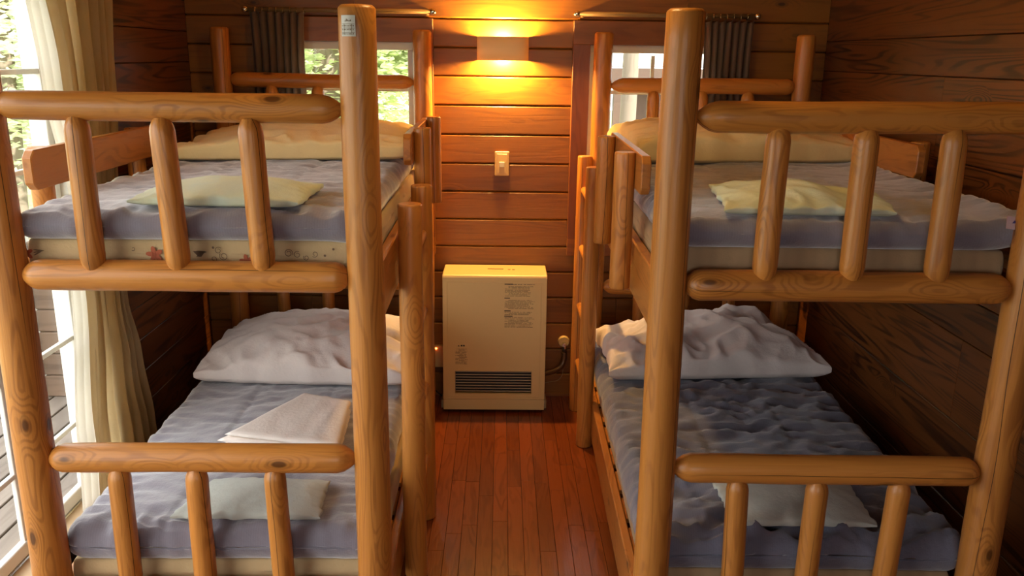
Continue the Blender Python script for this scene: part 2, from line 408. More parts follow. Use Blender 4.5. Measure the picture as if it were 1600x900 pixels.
# ------------------------------------------------------------ windows in the back wall
for wi, (x0, x1) in enumerate(WX):
    w = tag(empty('window_%d' % (wi+1), ((x0+x1)/2, YB+.05, WZ[0])), kind='structure')
    def wb_(name, a, b, c, d, m='white', ya=.0, yb=.05, bev=.003):   # x range, z range
        o = box(name, a, b, YB+ya, YB+yb, c, d, m, w, bev); o.location -= w.location; return o
    fr = .038
    wb_('window_frame', x0, x1, WZ[1]-fr, WZ[1]); wb_('window_frame', x0, x1, WZ[0], WZ[0]+fr)
    wb_('window_frame', x0, x0+fr, WZ[0]+fr, WZ[1]-fr); wb_('window_frame', x1-fr, x1, WZ[0]+fr, WZ[1]-fr)
    xm = (x0+x1)/2; zs = [WZ[0]+fr, 1.27, 1.632, WZ[1]-fr]
    for zq in zs[1:3]: wb_('muntin', x0+fr, x1-fr, zq-.010, zq+.010, ya=.022, yb=.042, bev=.002)
    for a, b in zip(zs[:-1], zs[1:]): wb_('muntin', xm-.009, xm+.009, a+.010, b-.010, ya=.022, yb=.042, bev=.002)
    for a, b in zip(zs[:-1], zs[1:]):
        for c, d in ((x0+fr, xm-.009), (xm+.009, x1-fr)): wb_('pane', c, d, a, b, 'glass', .030, .034, 0)
    # casing boards
    t = tag(empty('trim_%d' % (wi+1), (xm, YB-.02, .80)), kind='structure')
    ca, cb = (x0-.10, x1+.09) if wi == 0 else (x0-.085, x1+.10)
    def tb_(a, b, c, d, m): o = box('casing_board', a, b, YB-.035, YB+.03, c, d, m, t, .002); o.location -= t.location
    tb_(ca, cb, WZ[1], 1.972, 'trim_x'); tb_(ca, cb, .80, WZ[0], 'trim_x')
    tb_(ca, x0, WZ[0], WZ[1], 'trim'); tb_(x1, cb, WZ[0], WZ[1], 'trim')
    # deep reveal
    tb_2 = lambda a, b, c, d: setattr(box('reveal_board', a, b, YB+.05, YB+.14, c, d, 'trim_x', t), 'location', Vector(((a+b)/2, YB+.095, (c+d)/2))-t.location)
    tb_2(x0, x1, WZ[0]-.0, WZ[0]+.012); tb_2(x0, x1, WZ[1]-.012, WZ[1])

# ------------------------------------------------------------ glass door in the left wall (window_3)
w3 = tag(empty('window_3', (-1.62, (DY0+DY1)/2, DZ0)), kind='structure')
def db_(name, xa, xb, ya, yb, za, zb, m='white', bev=.003):
    o = box(name, xa, xb, ya, yb, za, zb, m, w3, bev); o.location -= w3.location; return o
db_('door_frame', -1.69, XL+.012, DY1-.045, DY1, DZ0, DZ1); db_('door_frame', -1.69, XL+.012, DY0, DY0+.045, DZ0, DZ1)
db_('door_frame', -1.69, XL+.012, DY0+.045, DY1-.045, DZ1-.045, DZ1)
db_('sill', -1.69, XL+.012, DY0+.045, DY1-.045, DZ0-.015, DZ0+.02, 'sill'); db_('track', -1.645, -1.60, DY0+.045, DY1-.045, DZ0+.02, DZ0+.03, 'chrome')
ymid = 1.62
for pi, (ya, yb, xo) in enumerate(((ymid-.03, DY1-.046, -1.62), (DY0+.046, ymid+.03, -1.655))):
    st = .045
    pz0, pz1 = DZ0+.031, DZ1-.046
    db_('door_stile', xo-.014, xo+.014, ya, ya+st, pz0, pz1); db_('door_stile', xo-.014, xo+.014, yb-st+.01, yb, pz0, pz1)
    db_('door_rail', xo-.014, xo+.014, ya+st, yb-st+.01, pz0, pz0+.05); db_('door_rail', xo-.014, xo+.014, ya+st, yb-st+.01, pz1-.05, pz1)
    zs = [pz0+.05, .425, .752, 1.075, 1.40, 1.728, pz1-.05]; cols = 3
    ys = [ya+st+(yb-ya-2*st+.01)*k/cols for k in range(cols+1)]
    for q in zs[1:-1]: db_('muntin', xo-.009, xo+.009, ya+st, yb-st+.01, q-.009, q+.009, bev=.002)
    for y in ys[1:-1]: db_('muntin', xo-.0085, xo+.0085, y-.009, y+.009, pz0+.05, pz1-.05, bev=.002)
    for a, b in zip(zs[:-1], zs[1:]):
        for c, d in zip(ys[:-1], ys[1:]): db_('pane', xo-.002, xo+.002, c+.008, d-.008, a+.008, b-.008, 'glass', 0)

# ------------------------------------------------------------ bunk beds
POST_R = .0495
def bed(side, origin, rz, label, us, usl, rU):
    s = side           # -1: extends to -X (left bed), +1: right bed
    b = empty('bunk_bed', (*origin, 0), rz, label=label, cat='bunk bed', group='log bunk beds either side of the aisle')
    Wd, Ln = .958, 1.98
    X = lambda u: s*u
    for (u, y, r0, r1, h) in ((0, 0, .052, .0475, 1.919), (Wd, 0, .053, .050, 1.92), (0, Ln, .047, .045, 1.915), (Wd, Ln, .047, .044, 1.915)):
        log('post', (X(u), y, 0), (X(u), y, h), r0, r1, b, end0=(.0, 1), end1=(.010, .80), nrm=30, rough=.012, spin=random.random()*6)
    for (y, dz, f) in ((0, 0, 1), (Ln, .012, .93)):
        a0, a1 = .046, Wd-.046
        e = lambda: (.035+random.random()*.02, .35+random.random()*.1)
        log('top_rail', (X(a0-.003), y, 1.660+dz), (X(a1+.003), y, 1.663+dz), rU*f, rU*f, b, end0=(.055, .28), end1=(.03, .6), spin=random.random()*6)
        log('base_rail', (X(a0), y, 1.216), (X(a1), y, 1.216), .0425, .042, b, end0=(.035, .45), end1=(.04, .42), spin=random.random()*6)
        log('top_rail', (X(a0), y, .676), (X(a1), y, .678), .0425, .0415, b, end0=(.05, .33), end1=(.035, .45), spin=random.random()*6)
        log('base_rail', (X(a0), y, .236), (X(a1), y, .236), .043, .042, b, end0=(.035, .45), end1=(.04, .42), spin=random.random()*6)
        for lv, (zt, zb, uu) in enumerate(((1.634+dz, 1.236, us), (.648, .255, usl))):
            for u in uu:
                tilt = (random.random()-.5)*.012
                log('spindle', (X(u+tilt), y-.012, zb-.012), (X(u-tilt), y-.012, zt+.004), .0325, .0315, b, end0=(.05, .5), end1=(.035, .55), seg=18, nrm=12, spin=random.random()*6)
    # side boards of both decks, inner and outer
    for zc, u, hgt in ((1.150, -.018, .17), (.137, -.018, .17), (1.199, Wd+.018, .07), (.137, Wd+.018, .17)):
        if 1:
            o = obj('side_board', box_bm(.030, Ln-.10 if 1 else 0, hgt, .004), 'board_y', b, (X(u), Ln/2, zc))
    for zc in (1.200, .207):
        for k in range(9):
            obj('bed_slat', box_bm(Wd, .15, .018, .002), 'board_x', b, (X(Wd/2), .16+k*(Ln-.32)/8, zc))
    return b
bedL = bed(-1, (-.366, 2.225), .0095, 'left log bunk bed with a stickered front post, next to the glass door', (.275, .500, .722), (.275, .500, .722), .0375)
bedR = bed(+1, (.451, 2.182), -.0143, 'right log bunk bed against the dark plank wall', (.252, .480, .703), (.236, .458, .688), .0405)

def guard(b, s, u, y0, y1, posts, zc=1.465, out=1, ztop=1.525, zbot=(1.13, 1.13)):
    """guard board with clipped corners; its two short uprights are fixed on the outside"""
    bm = bmesh.new(); h = .115; c = .02; L = y1-y0
    pr = [(-L/2, -h/2+c), (-L/2+c, -h/2), (L/2-c, -h/2), (L/2, -h/2+c), (L/2, h/2-c), (L/2-c, h/2), (-L/2+c, h/2), (-L/2, h/2-c)]
    a = [bm.verts.new((-.014, y, z)) for y, z in pr]; d = [bm.verts.new((.014, y, z)) for y, z in pr]
    for i in range(8): bm.faces.new((a[i], a[(i+1) % 8], d[(i+1) % 8], d[i]))
    bm.faces.new(a); bm.faces.new(d); bmesh.ops.recalc_face_normals(bm, faces=bm.faces)
    bmesh.ops.bevel(bm, geom=list(bm.edges), offset=.003, segments=1, affect='EDGES')
    g = obj('guard_board', bm, 'board_y', b, (s*u, (y0+y1)/2, zc))
    for k, y in enumerate(posts):
        x = s*out*.046
        log('guard_post', (x, y-(y0+y1)/2, zbot[k]-zc), (x, y-(y0+y1)/2, ztop-zc), .0335, .033, g, end0=(.006, .9), end1=(.006, .9), seg=18, nrm=12)
    return g
# local y = world Y - bed origin
guard(bedR, 1, -.030, .29, 1.13, (.44, .98), out=-1, ztop=1.52, zbot=(1.085, 1.115))
guard(bedR, 1, .985, .74, 1.72, (.86, 1.55), out=1)
guard(bedL, -1, -.030, .88, 1.74, (1.02, 1.62), out=-1, ztop=1.535, zbot=(1.13, 1.15))
guard(bedL, -1, .985, .215, 1.24, (.37, 1.07), out=1, ztop=1.518)

def ladder(x, ys, ztop, r, label, rz=0):
    l = empty('ladder', (x, (ys[0]+ys[1])/2, 0), rz, label=label, cat='ladder', group='log ladders leaning flat on the bed sides')
    h = (ys[1]-ys[0])/2
    for q in (-h, h): log('side_rail', (0, q, .0), (0, q, ztop), r, r*.96, l, end0=(.006, .9), end1=(.006, .92), nrm=24, spin=random.random()*6)
    for z in (.28, .58, .88, 1.17): log('rung', (0, -h-.005, z), (0, h+.005, z), .019, .019, l, end0=(.01, .6), end1=(.01, .6), seg=14, nrm=8)
    return l
ladder(.409, (3.72, 4.15), 1.335, .0375, 'log ladder at the head of the right bunk beside the gas tap')
ladder(-.290, (2.66, 3.06), 1.345, .0405, 'log ladder at the foot of the left bunk, one pale cut top')

# paper sticker near the top of the left bed's inner front post
def sticker():
    r = .0495; bm = bmesh.new(); a0, a1 = math.radians(-131), math.radians(-86); z0, z1 = 1.842, 1.892; n = 8; prev = None
    for i in range(n+1):
        a = a0+(a1-a0)*i/n; v = [bm.verts.new((math.cos(a)*r, math.sin(a)*r, z)) for z in (z0, z1)]
        if prev: bm.faces.new((prev[0], v[0], v[1], prev[1]))
        prev = v
    st = obj('sticker', bm, 'sticker', bedL); st['label'] = 'small white paper sticker with a ruled table'
    bm = bmesh.new(); rr = r+.0006
    def seg(a, b, za, zb):
        k = max(1, int(abs(b-a)/.1)); pv = None
        for i in range(k+1):
            t = a+(b-a)*i/k; v = [bm.verts.new((math.cos(t)*rr, math.sin(t)*rr, q)) for q in (za, zb)]
            if pv: bm.faces.new((pv[0], v[0], v[1], pv[1]))
            pv = v
    for z in (1.851, 1.861, 1.871): seg(a0+.04, a1-.04, z, z+.0007)
    seg(a0+.18, a0+.20, z0+.004, 1.871); seg(a1-.2, a1-.18, z0+.004, 1.871)
    rd = random.Random(3)
    for row in (1.8465, 1.8565, 1.8655): 
        for k in range(9):
            t = a0+.06+k*.075; seg(t, t+.02+rd.random()*.03, row, row+.0018+rd.random()*.002)
    for k in range(5):
        t = a0+.24+k*.07; seg(t, t+.045, 1.875+rd.random()*.003, 1.8785+rd.random()*.005)
    obj('printed_text', bm, 'print', st)
sticker()

# ------------------------------------------------------------ bedding
def F(x, y, z=0.0): return noise.noise(Vector((x, y, z)))
def ridged(x, y, z=0.0):
    return 1-abs(F(x, y, z))*2.2
def slab_bm(W_, L_, T, nx, ny, disp, edge=None, r=None, sag=None, ytop=None):
    """soft closed slab centred in x/y, bottom at z=0, rounded rim; disp(x,y) added on top, edge(a) wobbles the outline"""
    bm = bmesh.new(); r = r or T/2
    def remap(k, n, H):      # dense near rims
        t = k/n*2-1; m_ = H-r
        q = .70
        if abs(t) <= q: return t/q*m_
        a = (abs(t)-q)/(1-q); return math.copysign(m_+r*math.sin(a*PI/2), t)
    top = {}; bot = {}
    for i in range(nx+1):
        for j in range(ny+1):
            x = remap(i, nx, W_/2); y = remap(j, ny, L_/2)
            ex = max(0, abs(x)-(W_/2-r))/r; ey = max(0, abs(y)-(L_/2-r))/r
            e = min(1, math.hypot(ex, ey)); px, py = x, y
            if math.hypot(ex, ey) > 1:      # pull the corner in to a rounded one
                k = 1/math.hypot(ex, ey)
                px = math.copysign(W_/2-r+ex*k*r, x); py = math.copysign(L_/2-r+ey*k*r, y)
            P = math.sqrt(max(0, 1-e*e))
            wob = edge(px, py) if edge else 0
            qx = px+(wob*ex*math.copysign(1, x)); qy = py+(wob*ey*math.copysign(1, y))
            zt = T/2+T/2*P+disp(px, py)*P**.5; zb = T/2-T/2*P
            sg = sag(px, py) if sag else 0
            rim = i in (0, nx) or j in (0, ny)
            if rim:
                v = bm.verts.new((qx, qy, T/2+sg)); top[i, j] = v; bot[i, j] = v
            else:
                top[i, j] = bm.verts.new((qx, qy, zt+sg)); bot[i, j] = bm.verts.new((qx, qy, zb+sg))
    for i in range(nx):
        for j in range(ny):
            f = bm.faces.new((top[i, j], top[i+1, j], top[i+1, j+1], top[i, j+1])); f.smooth = True
            q = (bot[i, j], bot[i, j+1], bot[i+1, j+1], bot[i+1, j]); f = bm.faces.new(q); f.smooth = True
    return bm
def futon(x0, x1, y0, y1, z, T, m, label, wr=.004, seed=0, rz=0, slump=0.0, curl=None, group='grey quilted futons'):
    W_, L_ = x1-x0, y1-y0
    def disp(x, y):
        s = seed*11.3
        wx = x+.05*F(x*4, y*4, s); wy = y+.05*F(x*4+7, y*4, s)
        d = 1.1*wr*(ridged(wx*5.0, wy*16, s)-.6) + .8*wr*(ridged(wx*11, wy*30+3, s)-.6) + .6*wr*F(x*7, y*8, s+3)
        d *= .55+.9*max(0, F(x*2.0, y*1.6, s+8)+.45)
        # quilting channels
        gx = abs(((x/W_+.5)*3) % 1-.5); gy = abs(((y/L_+.5)*5) % 1-.5)
        d -= .006*math.exp(-(gx-.5)**2*900)*0.8 + .006*math.exp(-(gy-.5)**2*1400)
        ed = min(W_/2-abs(x), L_/2-abs(y)); ta = x if L_/2-abs(y) < W_/2-abs(x) else y
        d += (wr*.9+.003)*(ridged(ta*16+s, s+2.2)-.5)*math.exp(-((ed-.05)/.06)**2)
        return d+.010*(1-(2*x/W_)**2)*(1-(2*y/L_)**2)
    def edge(x, y): return .008*F(x*9+seed, y*9, 2)+.006*F(x*25+seed, y*25, 5)
    def sag(x, y):
        q = 0
        if curl: 
            ax = x*curl[0]/(W_/2)
            q += curl[1]*max(0, (ax-.70)/.30)**2
        ey = max(0, -(y+L_/2-.05)/.05); q -= slump*ey
        return q
    o = obj('futon', slab_bm(W_, L_, T, 110, 150, disp, edge, min(T/2, .055), sag), m, None, ((x0+x1)/2, (y0+y1)/2, z), (0, 0, rz), smooth_=True)
    tag(o, label, 'futon', group); return o
def pad(x0, x1, y0, y1, z, T, m, label, rz=0):
    o = obj('mattress_pad', slab_bm(x1-x0, y1-y0, T, 40, 60, lambda x, y: 0, lambda x, y: .003*F(x*14, y*14), .012), m, None, ((x0+x1)/2, (y0+y1)/2, z), (0, 0, rz), smooth_=True)
    tag(o, label, 'mattress', 'thin foam mattresses under the futons'); return o
padUL = pad(-1.30, -.375, 2.262, 4.15, 1.210, .094, 'pad', 'thin foam mattress with red flower print on the upper left bunk', .0095)
padUR = pad(.465, 1.385, 2.222, 4.11, 1.210, .098, 'pad_plain', 'thin plain tan foam mattress on the upper right bunk', -.0143)
padLL = pad(-1.30, -.375, 2.262, 4.15, .217, .096, 'pad', 'thin tan foam mattress on the lower left bunk', .0095)
padLR = pad(.465, 1.385, 2.222, 4.11, .217, .096, 'pad_plain', 'thin tan foam mattress on the lower right bunk', -.0143)
futUL = futon(-1.315, -.385, 2.235, 4.13, 1.304, .085, 'futon', 'mauve-grey futon on the upper left bunk', .007, 1, .0095, curl=(1, -.012))
futUR = futon(.455, 1.455, 2.195, 4.10, 1.308, .085, 'futon', 'smooth mauve-grey futon with a care tag on the upper right bunk', .0045, 2, -.0143, curl=(1, .03))
futLL = futon(-1.31, -.385, 2.235, 4.13, .313, .12, 'futon', 'grey futon on the lower left bunk by the glass door', .0075, 3, .0095)
futLR = futon(.440, 1.42, 2.195, 4.10, .313, .13, 'futon_b', 'deeply wrinkled blue-grey futon on the lower right bunk', .017, 4, -.0143)

def cushion_bm(c, h, nx, ny, wr, seed, pinch=.05, ex=.42, flat=.3, wdir=(1, 1), lump=.0, puff=None):
    """pillow over a quad c = BL,BR,TR,TL (x,y) relative to its centre; bottom at z=0"""
    bm = bmesh.new(); top = {}; bot = {}
    c = [Vector((p[0], p[1])) for p in c]
    for i in range(nx+1):
        for j in range(ny+1):
            u = math.sin((i/nx*2-1)*PI/2); v = math.sin((j/ny*2-1)*PI/2)
            uu = u*(1-pinch*(1-v*v)); vv = v*(1-pinch*1.3*(1-u*u))
            a, b = (uu+1)/2, (vv+1)/2
            p = c[0]*(1-a)*(1-b)+c[1]*a*(1-b)+c[2]*a*b+c[3]*(1-a)*b
            prof = ((1-u*u)**ex)*((1-v*v)**ex)
            s = seed*5.7
            ed = max(abs(u), abs(v))
            wob = .010*F(u*5+s, v*5, 1)*ed**4
            x = p.x+wob; y = p.y+wob
            w = 0
            if prof > 0:
                wx = p.x+.06*F(p.x*4+s, p.y*4, 3); wy = p.y+.06*F(p.x*4, p.y*4+s, 4)
                w = wr*((ridged(wx*6*wdir[0], wy*6*wdir[1], s)-.6)*1.3+(ridged(wx*14*wdir[0]+wy*5, wy*14*wdir[1], s+2)-.6)*.7)
                an = math.atan2(v, u); w += wr*.8*F(an*7, s, 0)*ed**2
                w *= min(1, prof*2.2)
            H = h*(1+lump*F(u*1.7+s, v*1.7, 6))*(puff(u, v) if puff else 1)
            z0 = H*flat*(ed**6)
            if i in (0, nx) or j in (0, ny):
                vt = bm.verts.new((x, y, max(.002, z0+.010*F(u*6+s, v*6, 8)*.6))); top[i, j] = bot[i, j] = vt
            else:
                top[i, j] = bm.verts.new((x, y, z0+(H-z0)*prof+w)); bot[i, j] = bm.verts.new((x, y, z0*.75*(1-prof)))
    for i in range(nx):
        for j in range(ny):
            f = bm.faces.new((top[i, j], top[i+1, j], top[i+1, j+1], top[i, j+1])); f.smooth = True
            f = bm.faces.new((bot[i, j], bot[i, j+1], bot[i+1, j+1], bot[i+1, j])); f.smooth = True
    return bm
def cushion(name, quad, z, h, m, label, cat, group, wr=.005, seed=0, **k):
    cx = sum(p[0] for p in quad)/4; cy = sum(p[1] for p in quad)/4
    q = [(p[0]-cx, p[1]-cy) for p in quad]
    o = obj(name, cushion_bm(q, h, k.pop('nx', 84), k.pop('ny', 60), wr, seed, **k), m, None, (cx, cy, z), smooth_=True)
    return tag(o, label, cat, group)
G1 = 'small flat buckwheat pillows at the foot ends'; G2 = 'folded duvets at the head ends'
cushion('pillow', [(-1.01, 2.27), (-.545, 2.265), (-.55, 2.60), (-.985, 2.62)], 1.392, .062, 'pillow_g', 'small pale green pillow on the upper left bunk', 'pillow', G1, .002, 1, pinch=.0, ex=.36)
cushion('pillow', [(.60, 2.225), (1.06, 2.215), (1.13, 2.56), (.66, 2.69)], 1.392, .066, 'pillow_g', 'small creased pale green pillow on the upper right bunk', 'pillow', G1, .009, 2, pinch=.03, ex=.40, wdir=(1.0, .5))
cushion('pillow', [(-.985, 2.275), (-.535, 2.275), (-.55, 2.505), (-.93, 2.51)], .436, .055, 'pillow_w', 'small pale grey pillow on the lower left bunk', 'pillow', G1, .002, 3, pinch=.02, ex=.40)
cushion('pillow', [(.70, 2.24), (1.135, 2.235), (1.15, 2.53), (.70, 2.53)], .444, .062, 'pillow_w', 'small pale grey pillow on the lower right bunk', 'pillow', G1, .0025, 4, pinch=.02, ex=.40)
# head-end duvets
cushion('duvet', [(-1.26, 3.24), (-.375, 3.34), (-.395, 4.02), (-1.31, 4.00)], 1.392, .145, 'duvet', 'cream folded duvet on the upper left bunk below the window', 'duvet', G2, .014, 5, pinch=.015, ex=.20, wdir=(.5, 1.1), puff=lambda u, v: .86+.16*u+.05*v, nx=120, ny=80)
cushion('duvet', [(.53, 3.30), (1.47, 3.42), (1.48, 4.03), (.495, 4.02)], 1.392, .155, 'duvet', 'cream folded duvet on the upper right bunk', 'duvet', G2, .013, 6, pinch=.015, ex=.19, wdir=(.5, 1.1), puff=lambda u, v: 1.02-.10*u, nx=120, ny=80)
cushion('duvet', [(-1.28, 3.33), (-.395, 3.30), (-.39, 3.98), (-1.24, 3.98)], .437, .215, 'duvet_w', 'white folded duvet with a frilled left edge on the lower left bunk', 'duvet', G2, .022, 7, pinch=.02, ex=.30, wdir=(.6, 1), nx=120, ny=80)
cushion('duvet', [(.47, 3.36), (1.44, 3.42), (1.37, 3.96), (.44, 3.90)], .447, .225, 'duvet_w', 'rumpled pinkish white duvet on the lower right bunk', 'duvet', G2, .024, 8, pinch=.05, ex=.36, wdir=(.8, .9), nx=140, ny=100, puff=lambda u, v: 1+.42*math.exp(-((u-.52)/.28)**2-((v-.72)/.4)**2))

# folded sheets stacked on the lower left bunk
def sheet(quad, z, T, rz, k):
    cx = sum(p[0] for p in quad)/4; cy = sum(p[1] for p in quad)/4; q = [Vector((p[0]-cx, p[1]-cy)) for p in quad]
    bm = bmesh.new(); n, m_ = 40, 30; top = {}; bot = {}
    for i in range(n+1):
        for j in range(m_+1):
            u, v = i/n, j/m_; p = q[0]*(1-u)*(1-v)+q[1]*u*(1-v)+q[2]*u*v+q[3]*(1-u)*v
            e = min(1, min(u, 1-u, v, 1-v)*14); P = math.sqrt(1-(1-e)**2)
            w = .004*F(p.x*6+k, p.y*6, k)+.0025*F(p.x*20, p.y*9, k)
            wav = .006*F(u*7+k, v*7, k*3)*(1-e)
            rim = i in (0, n) or j in (0, m_)
            dz = .02*math.exp(-((u-.8)/.3)**2)
            if rim: t = bm.verts.new((p.x+wav, p.y+wav, T/2+w+dz*0)); top[i, j] = bot[i, j] = t
            else: top[i, j] = bm.verts.new((p.x+wav, p.y+wav, T/2+T/2*P+w)); bot[i, j] = bm.verts.new((p.x+wav, p.y+wav, T/2-T/2*P+w))
    for i in range(n):
        for j in range(m_):
            f = bm.faces.new((top[i, j], top[i+1, j], top[i+1, j+1], top[i, j+1])); f.smooth = True
            f = bm.faces.new((bot[i, j], bot[i, j+1], bot[i+1, j+1], bot[i+1, j])); f.smooth = True
    return obj('folded_sheet', bm, 'sheet', None, (cx, cy, z), (0, 0, rz), smooth_=True)
sq = [(-1.00, 2.74), (-.555, 2.63), (-.575, 3.03), (-.79, 3.12)]
sl = ['bottom folded white sheet of the stack on the lower left futon', 'second folded white sheet from the bottom of the stack', 'third folded white sheet from the bottom of the stack', 'top folded white sheet of the stack on the lower left futon']
for k in range(4):
    sx = [(.0, .0), (.02, .006), (.012, -.01), (.03, .01)][k]
    tag(sheet([(p[0]+sx[0]*(1 if i in (0, 3) else .2), p[1]+sx[1]) for i, p in enumerate(sq)], .439+k*.0175, .019, [0, .02, -.015, .03][k], k+1), sl[k], 'sheet', 'folded sheets stacked on the futon')

# care tag on the upper right futon, printed motifs on the upper left mattress
def poly(bm, pts, y=0):
    bm.faces.new([bm.verts.new((x, y, z)) for x, z in pts])
bm = bmesh.new(); bmesh.ops.create_grid(bm, x_segments=4, y_segments=2, size=.5)
bmesh.ops.scale(bm, vec=(.062, .034, 1), verts=bm.verts); bmesh.ops.rotate(bm, matrix=Matrix.Rotation(PI/2-.35, 3, 'X'), verts=bm.verts)
tg = obj('care_tag', bm, 'tag', futUR, (.425, -.958, .083), (0, .12, .0)); tg['label'] = 'pinkish white cloth care tag'
bm = bmesh.new(); poly(bm, [(-.018, -.003), (.0, .0), (.016, -.004), (.018, .002), (.004, .010), (.0, .004), (-.012, .006)])
obj('tag_print', bm, 'blue', tg, (0, -.003, .002), (-.35, 0, 0))
def motifs():
    red = bmesh.new(); ink = bmesh.new()
    def petal(bm, cx, cz, a, l, w):
        P = []
        for k in range(10):
            t = 2*PI*k/10; x = l/2+l/2*math.cos(t); z = w/2*math.sin(t)
            P.append((cx+x*math.cos(a)-z*math.sin(a), cz+x*math.sin(a)+z*math.cos(a)))
        poly(bm, P)
    hw = .905/2
    px = lambda p: (p-300)/588.0*1.0      # motif spots along the front face
    for p, z, r in ((35, .045, .020), (238, .044, .024), (262, .03, .015), (384, .028, .020)):
        for k in range(5): petal(red, px(p), z-.005, .5+k*1.257, r, r*.55)
    for p in (52, 310):
        poly(ink, [(px(p)-.018, .05), (px(p)+.016, .05), (px(p)+.004, .034), (px(p)-.004, .034)]) if p == 310 else None
        for k in range(3): petal(ink, px(p)-.01, .034+.008*k, .5-.3*k, .03, .004)
    def curl(cx, cz, r, turns, st):
        pts = []
        for k in range(26):
            t = k/25*turns*2*PI+st; q = r*(1-.6*k/25); pts.append((cx+q*math.cos(t), cz+q*math.sin(t)))
        for a, b in zip(pts[:-1], pts[1:]):
            d = Vector((b[0]-a[0], b[1]-a[1])); n = Vector((-d.y, d.x)).normalized()*.0009
            poly(ink, [(a[0]-n.x, a[1]-n.y), (b[0]-n.x, b[1]-n.y), (b[0]+n.x, b[1]+n.y), (a[0]+n.x, a[1]+n.y)])
    for p, z, r, tt in ((340, .052, .010, 1.2), (348, .036, .012, 1.4), (332, .028, .008, 1), (452, .046, .012, 1.5), (466, .042, .010, 1.2), (480, .034, .008, 1.3), (494, .044, .009, 1.1), (205, .055, .006, .8)): curl(px(p), z, r, tt, p)
    for p, z in ((508, .04), (522, .058), (330, .06)): petal(ink, px(p), z, 0, .007, .007)
    for b_, mm, nm in ((red, 'red', 'printed_flowers'), (ink, 'print', 'printed_scrolls')):
        obj(nm, b_, mm, padUL, (-.01, -.9475, .016))['kind'] = 'stuff'
motifs()

# ------------------------------------------------------------ curtains
def curtain(name, fpos, z0, z1, n, nz, m, label, group=None):
    """fpos(a, z) -> Vector; a in 0..1 across"""
    bm = bmesh.new(); g = [[bm.verts.new(fpos(i/n, z0+(z1-z0)*j/nz)) for j in range(nz+1)] for i in range(n+1)]
    for i in range(n):
        for j in range(nz): f = bm.faces.new((g[i][j], g[i+1][j], g[i+1][j+1], g[i][j+1])); f.smooth = True
    r = bmesh.ops.solidify(bm, geom=bm.faces[:], thickness=.0015)
    c = fpos(.5, z0); c = Vector((c.x, c.y, z0)); bmesh.ops.translate(bm, vec=-c, verts=bm.verts)
    o = obj(name, bm, m, None, c, smooth_=True); return tag(o, label, 'curtain', group)
def interp(tab, z):
    tab = sorted(tab)
    if z <= tab[0][0]: return tab[0][1]
    for (a, b), (c, d) in zip(tab[:-1], tab[1:]):
        if z <= c: t = (z-a)/(c-a); t = t*t*(3-2*t); return b+(d-b)*t
    return tab[-1][1]
LE = [(.06, 2.84), (.41, 2.87), (.96, 2.955), (1.3, 3.03), (1.66, 2.955), (2.15, 2.90)]
RE = [(.06, 3.44), (.275, 3.405), (.6, 3.34), (.87, 3.26), (1.32, 3.28), (1.65, 3.352), (2.15, 3.42)]
def bigc(a, z):
    y = interp(LE, z)*(1-a)+interp(RE, z)*a; ph = a*2*PI*6.5+.5*math.sin(z*2.2)+.7*math.sin(a*9)
    amp = .017+.006*math.sin(a*11+1)
    return Vector((-1.487+amp*math.sin(ph)+.006*F(a*9, z*3), y+.010*math.cos(ph)+.006*F(a*6, z*2, 4), z))
curtain('curtain', bigc, .04, 2.16, 150, 46, 'curtain', 'cream gathered curtain beside the glass door behind the left bunk')
def linc(a, z):
    y = (interp(LE, z)-.075)*(1-a)+(interp(LE, z)+.09)*a; ph = a*2*PI*3+.3*math.sin(z*2)
    return Vector((-1.518+.008*math.sin(ph), y+.006*math.cos(ph), z))
curtain('curtain', linc, .05, 2.16, 60, 30, 'lining', 'white lining curtain showing between the glass door and the cream curtain')
def smallc(x0, x1, seed):
    def f(a, z):
        t = (2.0-z)/1.0; k = 1-.06*math.sin(min(1, t*2)*PI)
        xc = (x0+x1)/2; x = xc+(a-.5)*(x1-x0)*k
        ph = a*2*PI*7+.6*F(a*5, z*2+seed)*(1+t)
        am = .020*(1+.2*math.sin(a*17+seed))
        return Vector((x+.006*math.cos(ph), 4.246+am*math.sin(ph), z+.006*math.cos(ph)*(1 if z > 1.95 else 0)))
    return f
curtain('curtain', smallc(-1.215, -.955, 1), 1.02, 1.985, 110, 30, 'curtain_d', 'short grey-brown pleated curtain at the left end of the left window', 'small pleated window curtains')
curtain('curtain', smallc(.965, 1.205, 5), 1.02, 1.975, 110, 30, 'curtain_d', 'short grey-brown pleated curtain at the right end of the right window', 'small pleated window curtains')
def rod(x0, x1, label):
    e = empty('curtain_rod', ((x0+x1)/2, 4.247, 2.0), label=label, cat='curtain rod', group='curtain rods above the windows'); h = (x1-x0)/2
    obj('rail', tube_bm([(-h, 0, 0), (h, 0, 0)], .011, 12), 'rod', e)
    for q in (-h, h):
        bm = bmesh.new(); bmesh.ops.create_uvsphere(bm, u_segments=14, v_segments=8, radius=.017); obj('end_cap', bm, 'chrome', e, (q, 0, 0), smooth_=True)
    for q in (-h+.03, h-.03): obj('bracket', box_bm(.012, .078, .03, .002), 'rod', e, (q, .038, .0))
    for k in range(8):
        q = (-h+.05+k*.033) if x0 < 0 else (h-.05-k*.033)
        bm = tube_bm([Vector((0, .015*math.cos(t*2*PI/12), .015*math.sin(t*2*PI/12))) for t in range(13)], .0018, 6); obj('ring', bm, 'chrome', e, (q, 0, -.003))
rod(-1.23, -.335, 'metal curtain rod above the left window'); rod(.355, 1.225, 'metal curtain rod above the right window')

